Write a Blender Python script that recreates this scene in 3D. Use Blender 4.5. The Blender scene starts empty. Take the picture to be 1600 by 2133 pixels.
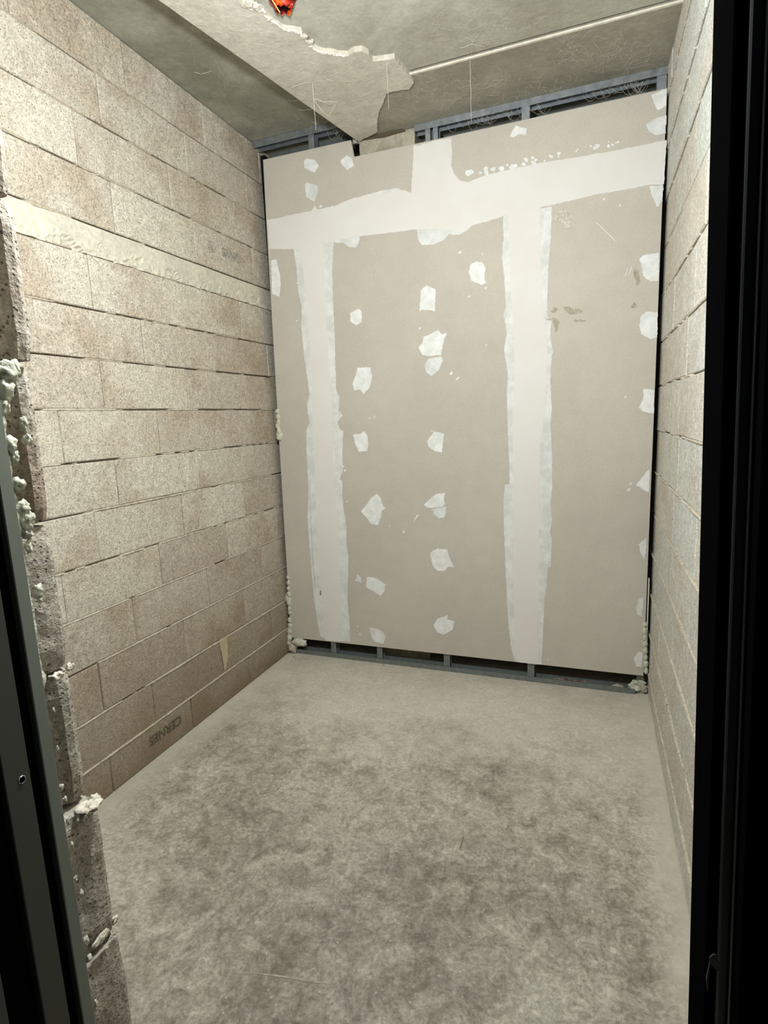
import bpy, bmesh, math, random
from mathutils import Vector, Matrix, noise
from mathutils.geometry import tessellate_polygon
random.seed(7)
S = bpy.context.scene
C = S.collection
# ------------------------------------------------------------------ camera
F = 1159.416; W, H = 1600, 2133
EYE = Vector((0, 0, 1.45))
AR = Vector((0.936841, 0.347269, -0.041637))
AU = Vector((-0.019163, 0.169832, 0.985287))
AF = Vector((-0.349231, 0.922259, -0.165761))
cam = bpy.data.cameras.new('camera'); co = bpy.data.objects.new('camera', cam); C.objects.link(co)
cam.sensor_fit = 'HORIZONTAL'; cam.sensor_width = 36; cam.lens = 36 * F / W
cam.clip_start = 0.02
m3 = Matrix((AR, AU, -AF)).transposed()
co.matrix_world = Matrix.Translation(EYE) @ m3.to_4x4()
S.camera = co
# ------------------------------------------------------------------ light and exposure
S.view_settings.view_transform = 'Standard'; S.view_settings.look = 'None'
S.view_settings.gamma = 1; S.view_settings.use_curve_mapping = False
S.view_settings.exposure = 0.0
wd = bpy.data.worlds.new('world'); S.world = wd; wd.use_nodes = True
wd.node_tree.nodes['Background'].inputs[0].default_value = (0.75, 0.85, 1.0, 1)
wd.node_tree.nodes['Background'].inputs[1].default_value = 0.022
ld = bpy.data.lights.new('room_lamp', 'POINT'); ld.energy = 112; ld.color = (0.93, 0.99, 1.03)
ld.shadow_soft_size = 0.05
lo = bpy.data.objects.new('room_lamp', ld); C.objects.link(lo); lo.location = (-0.52, 0.93, 2.26)

XL, XR, YB = -1.7946, 0.2868, 2.9153          # wall planes (left, right, face of the plasterboard)

def at(px, py, axis, v):
    "point of the photograph's pixel on the plane axis = v"
    d = AF + AR * ((px - W / 2) / F) - AU * ((py - H / 2) / F)
    i = 'xyz'.index(axis)
    return EYE + d * ((v - EYE[i]) / d[i])

# ------------------------------------------------------------------ object helpers
def link(name, bm, mat, parent=None, smooth=False):
    me = bpy.data.meshes.new(name); bm.normal_update(); bm.to_mesh(me); bm.free()
    if smooth:
        for p in me.polygons: p.use_smooth = True
    o = bpy.data.objects.new(name, me); C.objects.link(o)
    if mat: me.materials.append(mat)
    if parent: o.parent = parent
    return o
def tag(o, label=None, cat=None, group=None, kind=None):
    if label: o['label'] = label
    if cat: o['category'] = cat
    if group: o['group'] = group
    if kind: o['kind'] = kind
    return o
def box(bm, x0, x1, y0, y1, z0, z1, jit=0):
    vs = [bm.verts.new((x + random.uniform(-jit, jit), y + random.uniform(-jit, jit), z + random.uniform(-jit, jit)))
          for x in (x0, x1) for y in (y0, y1) for z in (z0, z1)]
    for f in ((0,1,3,2),(4,6,7,5),(0,4,5,1),(2,3,7,6),(0,2,6,4),(1,5,7,3)):
        bm.faces.new([vs[i] for i in f])
    return bm
def nbox(*a, **k): return box(bmesh.new(), *a, **k)
def empty(name, loc):
    o = bpy.data.objects.new(name, None); C.objects.link(o); o.location = loc; o.empty_display_size = .05
    return o
def fix(bm): bmesh.ops.recalc_face_normals(bm, faces=bm.faces[:]); return bm
def rough_loop(pts, step, amp):
    "subdivide a closed 2D loop and shake it"
    out = []
    n = len(pts)
    for i in range(n):
        a = Vector(pts[i]); b = Vector(pts[(i + 1) % n]); L = (b - a).length
        k = max(1, int(L / step)); nrm = Vector((-(b - a).y, (b - a).x)).normalized() if L > 1e-6 else Vector((0, 0))
        for j in range(k):
            t = j / k
            out.append(a.lerp(b, t) + nrm * (random.uniform(-amp, amp) if j else 0))
    return out
def plate(loop3, off):
    "closed solid: loop3 is the visible outline, off the vector to the hidden side"
    bm = bmesh.new(); a = [bm.verts.new(p) for p in loop3]; b = [bm.verts.new(Vector(p) + Vector(off)) for p in loop3]
    n = len(a); ref = Vector(off)
    def face(vs, d):
        try: f = bm.faces.new(vs)
        except ValueError: return
        f.normal_update()
        if f.normal.dot(d) < 0: f.normal_flip()
    for t in tessellate_polygon([[Vector(p) for p in loop3]]):
        face([a[i] for i in t], -ref); face([b[i] for i in t], ref)
    area = Vector((0, 0, 0))
    for i in range(n): area += Vector(loop3[i]).cross(Vector(loop3[(i + 1) % n]))
    sg = 1 if area.dot(ref) > 0 else -1
    for i in range(n):
        e = Vector(loop3[(i + 1) % n]) - Vector(loop3[i]); face((a[i], b[i], b[(i + 1) % n], a[(i + 1) % n]), e.cross(ref) * (sg * ref.dot(ref) ** -.5))
    return bm
def tube(bm, pts, r0, r1=None, n=5):
    r1 = r0 if r1 is None else r1; prev = None
    for i, p in enumerate(pts):
        p = Vector(p); q = Vector(pts[min(i + 1, len(pts) - 1)]) - Vector(pts[max(i - 1, 0)])
        q.normalize(); u = q.orthogonal().normalized(); v = q.cross(u)
        r = r0 + (r1 - r0) * i / (len(pts) - 1)
        ring = [bm.verts.new(p + (u * math.cos(a) + v * math.sin(a)) * r) for a in [2 * math.pi * k / n for k in range(n)]]
        if prev:
            for k in range(n): bm.faces.new((prev[k], prev[(k + 1) % n], ring[(k + 1) % n], ring[k]))
        prev = ring
    return bm
def lump(center, size, seed, sub=3, amp=.35, f=1.0):
    bm = bmesh.new(); bmesh.ops.create_icosphere(bm, subdivisions=sub, radius=1)
    for v in bm.verts:
        d = v.co.normalized(); k = 1 + amp * noise.noise(d * 1.7 * f + Vector((seed * 7.1, 3, 1))) + amp * .5 * noise.noise(d * 4.3 * f + Vector((seed, 9, seed)))
        v.co = Vector((d.x * size[0] * k, d.y * size[1] * k, d.z * size[2] * k)) + Vector(center)
    return bm

# ------------------------------------------------------------------ materials
def srgb(r, g, b):
    f = lambda c: (c / 255 / 12.92) if c / 255 <= .04045 else ((c / 255 + .055) / 1.055) ** 2.4
    return (f(r), f(g), f(b), 1)
class M:
    def __init__(s, name, rough=.9, metal=0):
        s.m = bpy.data.materials.new(name); s.m.use_nodes = True; s.t = s.m.node_tree; s.n = s.t.nodes
        s.b = s.n['Principled BSDF']; s.b.inputs['Roughness'].default_value = rough; s.b.inputs['Metallic'].default_value = metal
        s.b.inputs['Specular IOR Level'].default_value = .25
        s.co = s.n.new('ShaderNodeTexCoord'); s.geo = s.n.new('ShaderNodeNewGeometry'); s.pos = s.geo.outputs['Position']
    def ln(s, a, b): s.t.links.new(a, b)
    def noise(s, scale, detail=4, rough=.6, vec=None, dist=0):
        n = s.n.new('ShaderNodeTexNoise'); n.inputs['Scale'].default_value = scale; n.inputs['Detail'].default_value = detail
        n.inputs['Roughness'].default_value = rough; n.inputs['Distortion'].default_value = dist
        s.ln(vec or s.pos, n.inputs['Vector']); return n.outputs['Fac']
    def voro(s, scale, vec=None, feat='F1', rnd=1):
        n = s.n.new('ShaderNodeTexVoronoi'); n.inputs['Scale'].default_value = scale; n.feature = feat
        n.inputs['Randomness'].default_value = rnd
        s.ln(vec or s.pos, n.inputs['Vector']); return n.outputs['Distance']
    def ramp(s, fac, *stops):
        r = s.n.new('ShaderNodeValToRGB'); s.ln(fac, r.inputs[0]); e = r.color_ramp.elements
        while len(e) < len(stops): e.new(.5)
        for el, (p, c) in zip(e, stops):
            el.position = p; el.color = c if isinstance(c, tuple) else (c, c, c, 1)
        return r.outputs[0]
    def mix(s, fac, a, b, mode='MIX'):
        n = s.n.new('ShaderNodeMix'); n.data_type = 'RGBA'; n.blend_type = mode
        if isinstance(fac, float): n.inputs[0].default_value = fac
        else: s.ln(fac, n.inputs[0])
        for i, v in ((6, a), (7, b)):
            if isinstance(v, tuple): n.inputs[i].default_value = v
            else: s.ln(v, n.inputs[i])
        return n.outputs[2]
    def math(s, op, a, b=0.0):
        n = s.n.new('ShaderNodeMath'); n.operation = op
        for i, v in ((0, a), (1, b)):
            if isinstance(v, (float, int)): n.inputs[i].default_value = v
            else: s.ln(v, n.inputs[i])
        return n.outputs[0]
    def bump(s, h, dist, strength=1.0, prev=None):
        n = s.n.new('ShaderNodeBump'); n.inputs['Distance'].default_value = dist; n.inputs['Strength'].default_value = strength
        s.ln(h, n.inputs['Height'])
        if prev: s.ln(prev, n.inputs['Normal'])
        return n.outputs[0]
    def rnd(s):
        n = s.n.new('ShaderNodeObjectInfo'); return n.outputs['Random']
    def shifted(s, k=13.0):
        "position moved by a random amount per object, so that each block has its own grain"
        c = s.n.new('ShaderNodeCombineXYZ'); r = s.rnd(); s.ln(s.math('MULTIPLY', r, k), c.inputs[0]); s.ln(s.math('MULTIPLY', r, k * 1.7), c.inputs[1])
        a = s.n.new('ShaderNodeVectorMath'); a.operation = 'ADD'; s.ln(s.pos, a.inputs[0]); s.ln(c.outputs[0], a.inputs[1]); return a.outputs[0]
    def done(s, col, nrm=None):
        if isinstance(col, tuple): s.b.inputs['Base Color'].default_value = col
        else: s.ln(col, s.b.inputs['Base Color'])
        if nrm: s.ln(nrm, s.b.inputs['Normal'])
        return s.m

def block_mat(name, cols, brown, pore=1.0, foot_brown=False):
    m = M(name); v = m.shifted()
    base = m.ramp(m.rnd(), *[(i / (len(cols) - 1), srgb(*c)) for i, c in enumerate(cols)])
    blot = m.ramp(m.noise(3.2, 3, .55, v), (.48, 0.0), (.68, 1.0))
    c = m.mix(m.math('MULTIPLY', blot, .6), base, srgb(*brown), 'MIX')
    c = m.mix(1.0, c, m.ramp(m.noise(26, 4, .65, v), (.25, .84), (.75, 1.14)), 'MULTIPLY')
    fine = m.noise(170, 3, .7, v); pores = m.ramp(m.math('ADD', m.voro(125, v), m.math('MULTIPLY', m.noise(60, 2, .5, v), .35)), (.26, 0.0), (.42, 1.0))
    c = m.mix(1.0, c, m.ramp(fine, (.32, .64), (.68, 1.24)), 'MULTIPLY')
    c = m.mix(1.0, c, m.ramp(m.noise(75, 3, .6, v), (.36, .84), (.64, 1.12)), 'MULTIPLY')
    c = m.mix(1.0, c, m.ramp(pores, (0, .60), (1, 1.05)), 'MULTIPLY')
    if foot_brown:     # browner towards the floor, fading out up the wall
        sp = m.n.new('ShaderNodeSeparateXYZ'); m.ln(m.pos, sp.inputs[0])
        h = m.math('ADD', sp.outputs[2], m.math('MULTIPLY', m.noise(4, 3), .2))
        c = m.mix(m.ramp(h, (.08, .85), (.22, .62), (.50, .38), (1.0, 0.0)), c, srgb(112, 92, 68))
    n1 = m.bump(fine, .003, .7 * pore); n2 = m.bump(pores, .003, .8 * pore, n1)
    return m.done(c, n2)
M_BL = block_mat('block_concrete_tan', [(186,177,161),(195,187,170),(178,167,151),(199,192,176),(184,174,158)], (160,141,118), foot_brown=True)
M_BR = block_mat('block_concrete_grey', [(200,202,194),(208,200,186),(196,199,192),(204,195,180),(206,207,200)], (188,176,160), .6)
M_BF = block_mat('block_concrete_cut', [(158,151,136),(150,143,129),(164,156,142)], (132,110,88), 1.3)

m = M('mortar'); f = m.noise(70, 4, .7)
M_MORTAR = m.done(m.ramp(f, (.3, srgb(160,150,132)), (.7, srgb(216,208,190))), m.bump(f, .004))
m = M('mortar_dull'); f = m.noise(70, 4, .7)
M_MORTAR2 = m.done(m.ramp(f, (.3, srgb(150,139,120)), (.7, srgb(184,173,152))), m.bump(f, .004))
m = M('cast_band_mortar'); f = m.noise(60, 5, .7); g = m.noise(6, 3)
c = m.mix(m.ramp(g, (.4, 0.0), (.6, 1.0)), srgb(206,199,180), srgb(196,190,174))
c = m.mix(1.0, c, m.ramp(f, (.3, .8), (.65, 1.1)), 'MULTIPLY')
M_BAND = m.done(c, m.bump(f, .005))
m = M('wall_core'); M_CORE = m.done(srgb(70, 64, 54))

m = M('floor_concrete', .8)
big = m.noise(1.5, 4, .6); mid = m.noise(11, 8, .74, dist=.8); fine = m.noise(80, 5, .8, dist=.4)
c = m.mix(m.ramp(m.math('ADD', m.math('MULTIPLY', big, .5), m.math('MULTIPLY', mid, .6)), (.44, 0.0), (.62, 1.0)), srgb(134,126,112), srgb(184,178,163))
sq = m.n.new('ShaderNodeVectorMath'); sq.operation = 'DISTANCE'; m.ln(m.pos, sq.inputs[0]); sq.inputs[1].default_value = (-.65, 1.35, 0)
tr = m.ramp(m.math('MULTIPLY', m.math('ADD', sq.outputs['Value'], m.math('MULTIPLY', m.noise(3.6, 6, .7), 1.9)), .5), (1.0 / 2, .80), (2.1 / 2, 1.12))
c = m.mix(1.0, c, tr, 'MULTIPLY')      # trodden dirt in the middle of the room
c = m.mix(1.0, c, m.ramp(fine, (.30, .60), (.70, 1.30)), 'MULTIPLY')
c = m.mix(m.ramp(m.noise(2.4, 3), (.45, 0.0), (.6, .35)), c, m.mix(1.0, c, srgb(236, 226, 232), 'MULTIPLY'))
c = m.mix(1.0, c, m.ramp(m.noise(26, 7, .75, dist=1.4), (.38, .74), (.62, 1.14)), 'MULTIPLY')
spm = m.ramp(m.noise(1.1, 2), (.45, 0.0), (.6, 1.0))
wn = m.math('MULTIPLY', m.noise(120, 3, .7), .16)
sp = m.ramp(m.math('ADD', m.voro(11), wn), (.155, 1.0), (.20, 0.0)); sp2 = m.ramp(m.math('ADD', m.voro(29), wn), (.14, 1.0), (.19, 0.0))
c = m.mix(m.math('MULTIPLY', m.math('MULTIPLY', sp, spm), .75), c, srgb(196,190,176))
c = m.mix(m.math('MULTIPLY', sp2, .55), c, srgb(190,184,170))
sx = m.n.new('ShaderNodeSeparateXYZ'); m.ln(m.pos, sx.inputs[0])
wob = m.math('MULTIPLY', m.noise(5, 3), .22)
dl = m.ramp(m.math('ADD', m.math('SUBTRACT', sx.outputs[0], XL), m.math('SUBTRACT', 0.11, wob)), (.04, .75), (.16, 0.0))
dr = m.ramp(m.math('ADD', m.math('SUBTRACT', XR, sx.outputs[0]), m.math('SUBTRACT', 0.11, wob)), (.03, .75), (.12, 0.0))
c = m.mix(m.math('MAXIMUM', dl, dr), c, srgb(196,190,174))
bk = m.ramp(m.math('MULTIPLY', m.math('ADD', sx.outputs[1], m.math('MULTIPLY', m.math('SUBTRACT', m.noise(3.5, 6, .7), .5), 1.3)), .3), (.57, 0.0), (.75, .62))
c = m.mix(bk, c, m.mix(1.0, m.ramp(m.noise(40, 5, .75), (.35, .86), (.65, 1.06)), srgb(214,207,192), 'MULTIPLY'))      # pale dust along the side walls; paler towards the back wall
M_FLOOR = m.done(c, m.bump(fine, .003, .6, m.bump(mid, .01, .25)))

def conc(name, a, b, rough=.85, sc=2.5, bs=.5):
    m = M(name, rough); g = m.noise(sc, 5, .6, dist=.5); f = m.noise(60, 5, .75)
    c = m.mix(m.ramp(g, (.38, 0.0), (.64, 1.0)), srgb(*a), srgb(*b)); c = m.mix(1.0, c, m.ramp(f, (.3, .86), (.7, 1.1)), 'MULTIPLY')
    c = m.mix(1.0, c, m.ramp(m.noise(11, 5, .65, dist=1), (.35, .9), (.65, 1.06)), 'MULTIPLY')
    return m.done(c, m.bump(f, .003, bs, m.bump(m.noise(12, 4), .008, bs)))
M_SLAB = conc('ceiling_slab_concrete', (156,152,136), (182,180,166))
M_SLAB2 = conc('ceiling_strip_concrete', (138,133,118), (156,151,136))
M_SOFF = conc('ceiling_soffit_concrete', (138,136,120), (170,168,152))
M_SMEAR = conc('ceiling_smear_concrete', (190,183,168), (202,196,182), bs=.8)
M_LIP = conc('ceiling_lip_mortar', (214,206,190), (228,222,208), bs=1.0)
M_STUB = conc('rough_beam_concrete', (164,156,138), (196,188,170), sc=8, bs=1.4)

m = M('plasterboard_paper', .8); f = m.noise(220, 2, .6); g = m.noise(1.6, 3); h = m.noise(12, 4, .6)
c = m.mix(m.ramp(g, (.35, 0.0), (.65, 1.0)), srgb(186,179,168), srgb(194,187,175))
c = m.mix(1.0, c, m.ramp(f, (.3, .93), (.7, 1.05)), 'MULTIPLY'); c = m.mix(1.0, c, m.ramp(h, (.3, .965), (.7, 1.025)), 'MULTIPLY')
M_BOARD = m.done(c, m.bump(f, .0008, .4))
m = M('plasterboard_edge'); M_EDGE = m.done(srgb(205,200,188))
m = M('joint_compound', .75); f = m.noise(90, 4, .7); g = m.noise(5, 3)
c = m.mix(m.ramp(g, (.35, 0.0), (.65, 1.0)), srgb(217,213,207), srgb(220,217,213)); M_WHITE = m.done(c, m.bump(f, .001, .5))
m = M('filler_thin_coat', .75); f = m.noise(60, 4, .7); g = m.noise(18, 4)
c = m.mix(m.ramp(g, (.38, 0.0), (.62, 1.0)), srgb(205,206,202), srgb(222,223,220)); M_THIN = m.done(c, m.bump(f, .001, .6))
m = M('filler_spot', .75); g = m.noise(24, 4); c = m.mix(m.ramp(g, (.38, 0.0), (.62, 1.0)), srgb(216,217,213), srgb(232,232,230)); M_SPOT = m.done(c, m.bump(g, .003, .6))
m = M('galvanised_steel', .42, .85); g = m.noise(30, 4, .6); M_STEEL = m.done(m.ramp(g, (.3, srgb(150,158,164)), (.7, srgb(190,197,202))))
m = M('dusty_galvanised_steel', .6, .5); g = m.noise(40, 4, .6); M_STEEL2 = m.done(m.ramp(g, (.3, srgb(112,118,116)), (.7, srgb(136,142,138))))
m = M('cavity_shade'); M_DARK = m.done(srgb(14, 13, 13))  # near-black colour holds the shade of the cavity
m = M('frame_flat_black', .8); M_BLACK = m.done(srgb(6, 6, 6)); m.b.inputs['Specular IOR Level'].default_value = 0; m.b.inputs['IOR'].default_value = 1.0; m.b.inputs['Roughness'].default_value = 1  # flat black with no specular, for grooves, jambs and head
m = M('frame_grey_paint', .5, .3); M_FGREY = m.done(srgb(62, 64, 57))
m = M('frame_grey_edge', .4, .5); M_FEDGE = m.done(srgb(112, 118, 110))
m = M('frame_dark_face', .3, .3); g = m.noise(5, 3); M_FDARK = m.done(m.ramp(g, (.3, srgb(52,56,50)), (.7, srgb(74,80,76))))
m = M('expanding_foam', .7); g = m.noise(60, 3); M_FOAM = m.done(m.ramp(g, (.3, srgb(182,181,160)), (.7, srgb(218,217,200))), m.bump(g, .004))
m = M('foam_dull', .8); g = m.noise(60, 3); M_FOAM3 = m.done(m.ramp(g, (.3, srgb(140,140,120)), (.7, srgb(196,196,178))), m.bump(g, .004))  # duller tone for the foam along the door frame
m = M('cobweb_silk', .9); M_WEB = m.done(srgb(200, 196, 182))
m = M('printed_ink'); g = m.noise(110, 3, .7); M_INK = m.done(m.ramp(g, (.42, srgb(118,118,112)), (.58, srgb(176,168,150))))
m = M('printed_ink_dark'); g = m.noise(110, 3, .7); M_INK2 = m.done(m.ramp(g, (.5, srgb(84,80,68)), (.66, srgb(128,114,92))))
m = M('brown_smudge'); g = m.noise(70, 3); M_SMUDGE = m.done(m.ramp(g, (.35, srgb(152,143,122)), (.65, srgb(182,175,160))))
m = M('pencil_mark'); M_PENCIL = m.done(srgb(150, 148, 152))
m = M('faint_pencil_mark'); M_PENCIL2 = m.done(srgb(212, 206, 200))
m = M('yellow_stain'); g = m.noise(20, 4); M_YSTAIN = m.done(m.ramp(g, (.3, srgb(176,160,130)), (.7, srgb(188,174,146))))

# ------------------------------------------------------------------ floor
bm = nbox(XL - .25, XR + .25, -1.2, 3.45, -.12, 0)
floor = link('floor', bm, M_FLOOR); tag(floor, 'worn grey-brown concrete floor with pale specks', kind='structure')
def floor_mark(pts, w, name='scratch'):
    a = [at(x, y, 'z', .0008) for x, y in pts]; L = []; R_ = []
    for i, p in enumerate(a):
        d = (a[min(i + 1, len(a) - 1)] - a[max(i - 1, 0)]).normalized(); n = Vector((-d.y, d.x, 0))
        k = w * (.25 + .75 * math.sin(math.pi * (i + .5) / len(a))) * random.uniform(.7, 1.2)
        L.append(p + n * k); R_.append(p - n * k)
    return link(name, plate(L + R_[::-1], (0, 0, -.0007)), M_SCR, floor)
m = M('pale_scuff'); g = m.noise(60, 3); M_SCR = m.done(m.ramp(g, (.35, srgb(138,130,116)), (.65, srgb(168,161,147))))
floor_mark([(480,2026),(540,2028),(590,2034),(640,2042),(690,2050)], .0028)
floor_mark([(1228,1815),(1240,1824),(1254,1834)], .003)
m = M('dark_scuff'); M_DSC = m.done(srgb(104, 94, 78))
o = floor_mark([(966,1742),(962,1755),(958,1770)], .0022); o.data.materials[0] = M_DSC

# ------------------------------------------------------------------ block walls
def block_mesh(y0, y1, z0, z1, th, ch=.0035, ny=4, nz=2):
    "front face at x = 0 looking to +x, depth th behind it"
    bm = bmesh.new()
    def ring(inset, x, j):
        pts = []
        for i in range(ny): pts.append((y0 + inset + (y1 - y0 - 2 * inset) * i / ny, z0 + inset))
        for i in range(nz): pts.append((y1 - inset, z0 + inset + (z1 - z0 - 2 * inset) * i / nz))
        for i in range(ny): pts.append((y1 - inset - (y1 - y0 - 2 * inset) * i / ny, z1 - inset))
        for i in range(nz): pts.append((y0 + inset, z1 - inset - (z1 - z0 - 2 * inset) * i / nz))
        return [bm.verts.new((x + random.uniform(-j, j) * .3, y + random.uniform(-j, j), z + random.uniform(-j, j))) for y, z in pts]
    a = ring(ch, 0, .0014); b = ring(0, -ch, .001); c = ring(0, -th, 0); n = len(a)
    bm.faces.new(a); bm.faces.new(c[::-1])
    for u, v in ((a, b), (b, c)):
        for i in range(n): bm.faces.new((u[i], v[i], v[(i + 1) % n], u[(i + 1) % n]))
    bmesh.ops.triangulate(bm, faces=[f for f in bm.faces if len(f.verts) > 4])
    return fix(bm)

def mortar_bed(y0, y1, z, h, prot, seed, deep=.02, parent=None, flip=1, x=0.0, mat=None, thr=0.0):
    "strip in a bed joint: where noise is high it is squeezed out, elsewhere it is raked back"
    bm = bmesh.new(); n = int((y1 - y0) / .012); prev = None
    for i in range(n + 1):
        y = y0 + (y1 - y0) * i / n
        k = noise.noise(Vector((y * 4.5, seed * 3.7, 0))) + .5 * noise.noise(Vector((y * 17, seed * 1.3, 4)))
        fr = prot * (.5 + .8 * max(0, k - thr)) if k > thr else -deep * min(1, (thr - k) * 6)
        z += .0005 * math.sin(y * 31 + seed) * (1 if i % 2 else -1) * random.random()
        hh = h * (.35 + .25 * noise.noise(Vector((y * 30, seed, 7)))) + h * .1 + (.0018 * max(0, k - thr) if k > thr else 0)
        ring = [bm.verts.new((x + flip * a, y, z + b)) for a, b in ((-.06, -hh), (fr, -hh), (fr + .0015, 0), (fr, hh), (-.06, hh))]
        if prev:
            for q in range(4): bm.faces.new((prev[q], prev[q + 1], ring[q + 1], ring[q]))
        prev = ring
    fix(bm)
    return link('mortar_joint', bm, mat or M_MORTAR, parent)

# left wall
LZ = [0.0, .159, .350, .556, .753, .944, 1.145, 1.334, 1.529, 1.719, 1.905, 2.107, 2.219, 2.415, 2.606, 2.790, 2.985]
LY = [1.512, 1.774, 1.518, 1.722, 1.905, 1.591, 1.717, 1.493, 1.703, 1.455, 1.707, None, 1.861, 1.719, 1.851, 2.005]
wl = link('wall_left', nbox(XL - .2, XL - .06, .40, 3.4, 0, 3.05), M_CORE)
tag(wl, 'bare tan concrete block wall with a pale mortar band', kind='structure')
stamp_block = {}
for ci in range(16):
    z0, z1 = LZ[ci], LZ[ci + 1]
    if LY[ci] is None: continue
    y = LY[ci] - .489 * 3; cuts = []
    while y < 3.4: cuts.append(y); y += .489
    cuts = [.57] + [c for c in cuts if .64 < c < 3.35] + [3.4]
    if ci in (4, 12): cuts = [c for c in cuts if abs(c - 1.905 + .0) > .0] 
    for a, b in zip(cuts, cuts[1:]):
        o = link('block', block_mesh(a + .0018, b - .0018, z0 + .003, z1 - .003, .06), M_BL, wl)
        o.location = (XL + random.uniform(-.002, .0015), 0, 0); o.rotation_euler = (0, 0, 0)
        stamp_block[(ci, round(a, 2))] = o
for ci in range(1, 17):
    z = LZ[ci] if ci < 16 else 2.979
    if ci == 16: continue
    low = z < 1.32
    prot = .0030 if z < .7 else (.0024 if low else .0008)
    thr = {1: -.6, 2: -.6, 3: -.35, 4: -.25, 5: -.1, 6: -.05, 7: .0}.get(ci, .02)
    if ci in (13, 14, 15): thr = -.35; prot = .0005
    if ci == 12: thr = .32
    if ci >= 8 and ci != 12: thr = .10 if ci < 13 else -.02; prot = -.0008
    mortar_bed(.57, 3.4, z, .0062 if ci != 12 else .011, prot, ci, .035 if ci == 12 else .022, wl, 1, XL, thr=thr, mat=M_MORTAR if ci < 9 else M_MORTAR2)
# cast levelling band, ragged along its foot
bm = bmesh.new(); NY, NZ = 300, 12; g = []
for i in range(NY + 1):
    row = []; y = .57 + (3.4 - .57) * i / NY
    for j in range(NZ + 1):
        t = j / NZ; z = 2.106 + (2.2145 - 2.106) * t
        rag = max(0, 1 - t * 1.6) * (1.0 if 1.6 < y < 2.9 else .5)
        k = noise.noise(Vector((y * 9, z * 22, 1))); k2 = noise.noise(Vector((y * 34, z * 60, 5))); k3 = noise.noise(Vector((y * 70, z * 90, 9)))
        x = XL + .004 * k + rag * (.007 * k2 + .003 * k3) - rag * (.020 if k + .6 * k2 > .34 else 0) + .003 * rag
        row.append(bm.verts.new((x, y, z - (.006 * noise.noise(Vector((y * 22, 0, 2))) if j == 0 else 0))))
    g.append(row)
for i in range(NY):
    for j in range(NZ): bm.faces.new((g[i][j], g[i + 1][j], g[i + 1][j + 1], g[i][j + 1]))
back = [[bm.verts.new((XL - .06, .57 + (3.4 - .57) * i / NY, z)) for z in (2.106, 2.2145)] for i in range(NY + 1)]
for i in range(NY):
    bm.faces.new((g[i][0], g[i + 1][0], back[i + 1][0], back[i][0])); bm.faces.new((g[i][NZ], g[i + 1][NZ], back[i + 1][1], back[i][1]))
o = link('levelling_band', fix(bm), M_BAND, wl); tag(o, 'pale crumbly mortar band between the block courses')

# printed marks on two blocks
def text(body, size, loc, flip, mat, parent, bold=0, shear=0.0):
    cu = bpy.data.curves.new('printed_mark', 'FONT'); cu.body = body; cu.size = size; cu.extrude = .0002; cu.align_x = 'CENTER'; cu.align_y = 'CENTER'
    cu.offset = bold; cu.shear = shear; cu.materials.append(mat)
    o = bpy.data.objects.new('printed_mark', cu); C.objects.link(o)
    s = -1 if flip else 1
    R3 = Matrix(((0, 0, 1), (s, 0, 0), (0, s, 0)))
    o.parent = parent; o.matrix_world = Matrix.Translation(Vector(loc) - parent.location) @ R3.to_4x4()
    return o
def nearest_block(y, z):
    best = None
    for (ci, a), o in stamp_block.items():
        if LZ[ci] < z < LZ[ci + 1] and a <= y: 
            if best is None or a > best[0]: best = (a, o)
    return best[1]
p = at(482, 533, 'x', XL + .0025); text('SRNC', .062, p, False, M_INK, nearest_block(p.y, p.z), .0012)
p = at(441, 514, 'x', XL + .0025); b = nearest_block(p.y, p.z)
bm = bmesh.new(); tube(bm, [p + Vector((0, math.cos(a) * .026, math.sin(a) * .026)) for a in [2 * math.pi * k / 20 for k in range(21)]], .0016, n=4)
tube(bm, [p + Vector((0, math.cos(a) * .010, math.sin(a) * .010 - .004)) for a in [2 * math.pi * k / 12 for k in range(13)]], .005, n=4)
for v in bm.verts: v.co.x = p.x + (v.co.x - p.x) * .12
bm.transform(Matrix.Translation(-b.location)); o = link('printed_ring', fix(bm), M_INK, b)
p = at(346, 1520, 'x', XL + .0025); text('CERNES', .058, p, True, M_INK2, nearest_block(p.y, p.z), .001)
# drip stain on the lower wall
pts = [(455,1334),(472,1322),(474,1372),(468,1398),(462,1368)]
lp = rough_loop([(at(x, y, 'x', XL).y, at(x, y, 'x', XL).z) for x, y in pts], .02, .003)
link('drip_stain', plate([(XL + .0028, a, b) for a, b in lp], (-.0005, 0, 0)), M_YSTAIN, wl)

# right wall
RZ = [0.0, .118, .322, .526, .730, .934, 1.137, 1.343, 1.545, 1.745, 1.952, 2.156, 2.360, 2.560, 2.765, 2.985]
RY = [2.561, 2.30, 2.08, 2.661, 2.08 + .25, 2.283 + .01, 2.717, 2.248, 2.643, 2.056, 2.40, 2.12, 2.328, 2.02, 2.306]
wr = link('wall_right', nbox(XR + .06, XR + .2, .40, 3.4, 0, 3.05), M_CORE)
tag(wr, 'bare grey and tan concrete block wall beside the door frame', kind='structure')
for ci in range(15):
    z0, z1 = RZ[ci], RZ[ci + 1]; y = RY[ci] - .49 * 5; cuts = []
    while y < 3.4: cuts.append(y); y += .49
    cuts = [.57] + [c for c in cuts if .66 < c < 3.33] + [3.4]
    zc = (z0 + z1) / 2; dx = -.016 * max(0, min(1, (zc - 2.3) / .5))
    for a, b in zip(cuts, cuts[1:]):
        bm = block_mesh(a + .0012, b - .0012, z0 + .003, z1 - .003, .06 + dx * 0)
        for v in bm.verts: v.co.x = -v.co.x
        for f_ in bm.faces: f_.normal_flip()
        o = link('block', fix(bm), M_BR, wr); o.location = (XR + dx + random.uniform(-.0015, .003), 0, 0)
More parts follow.
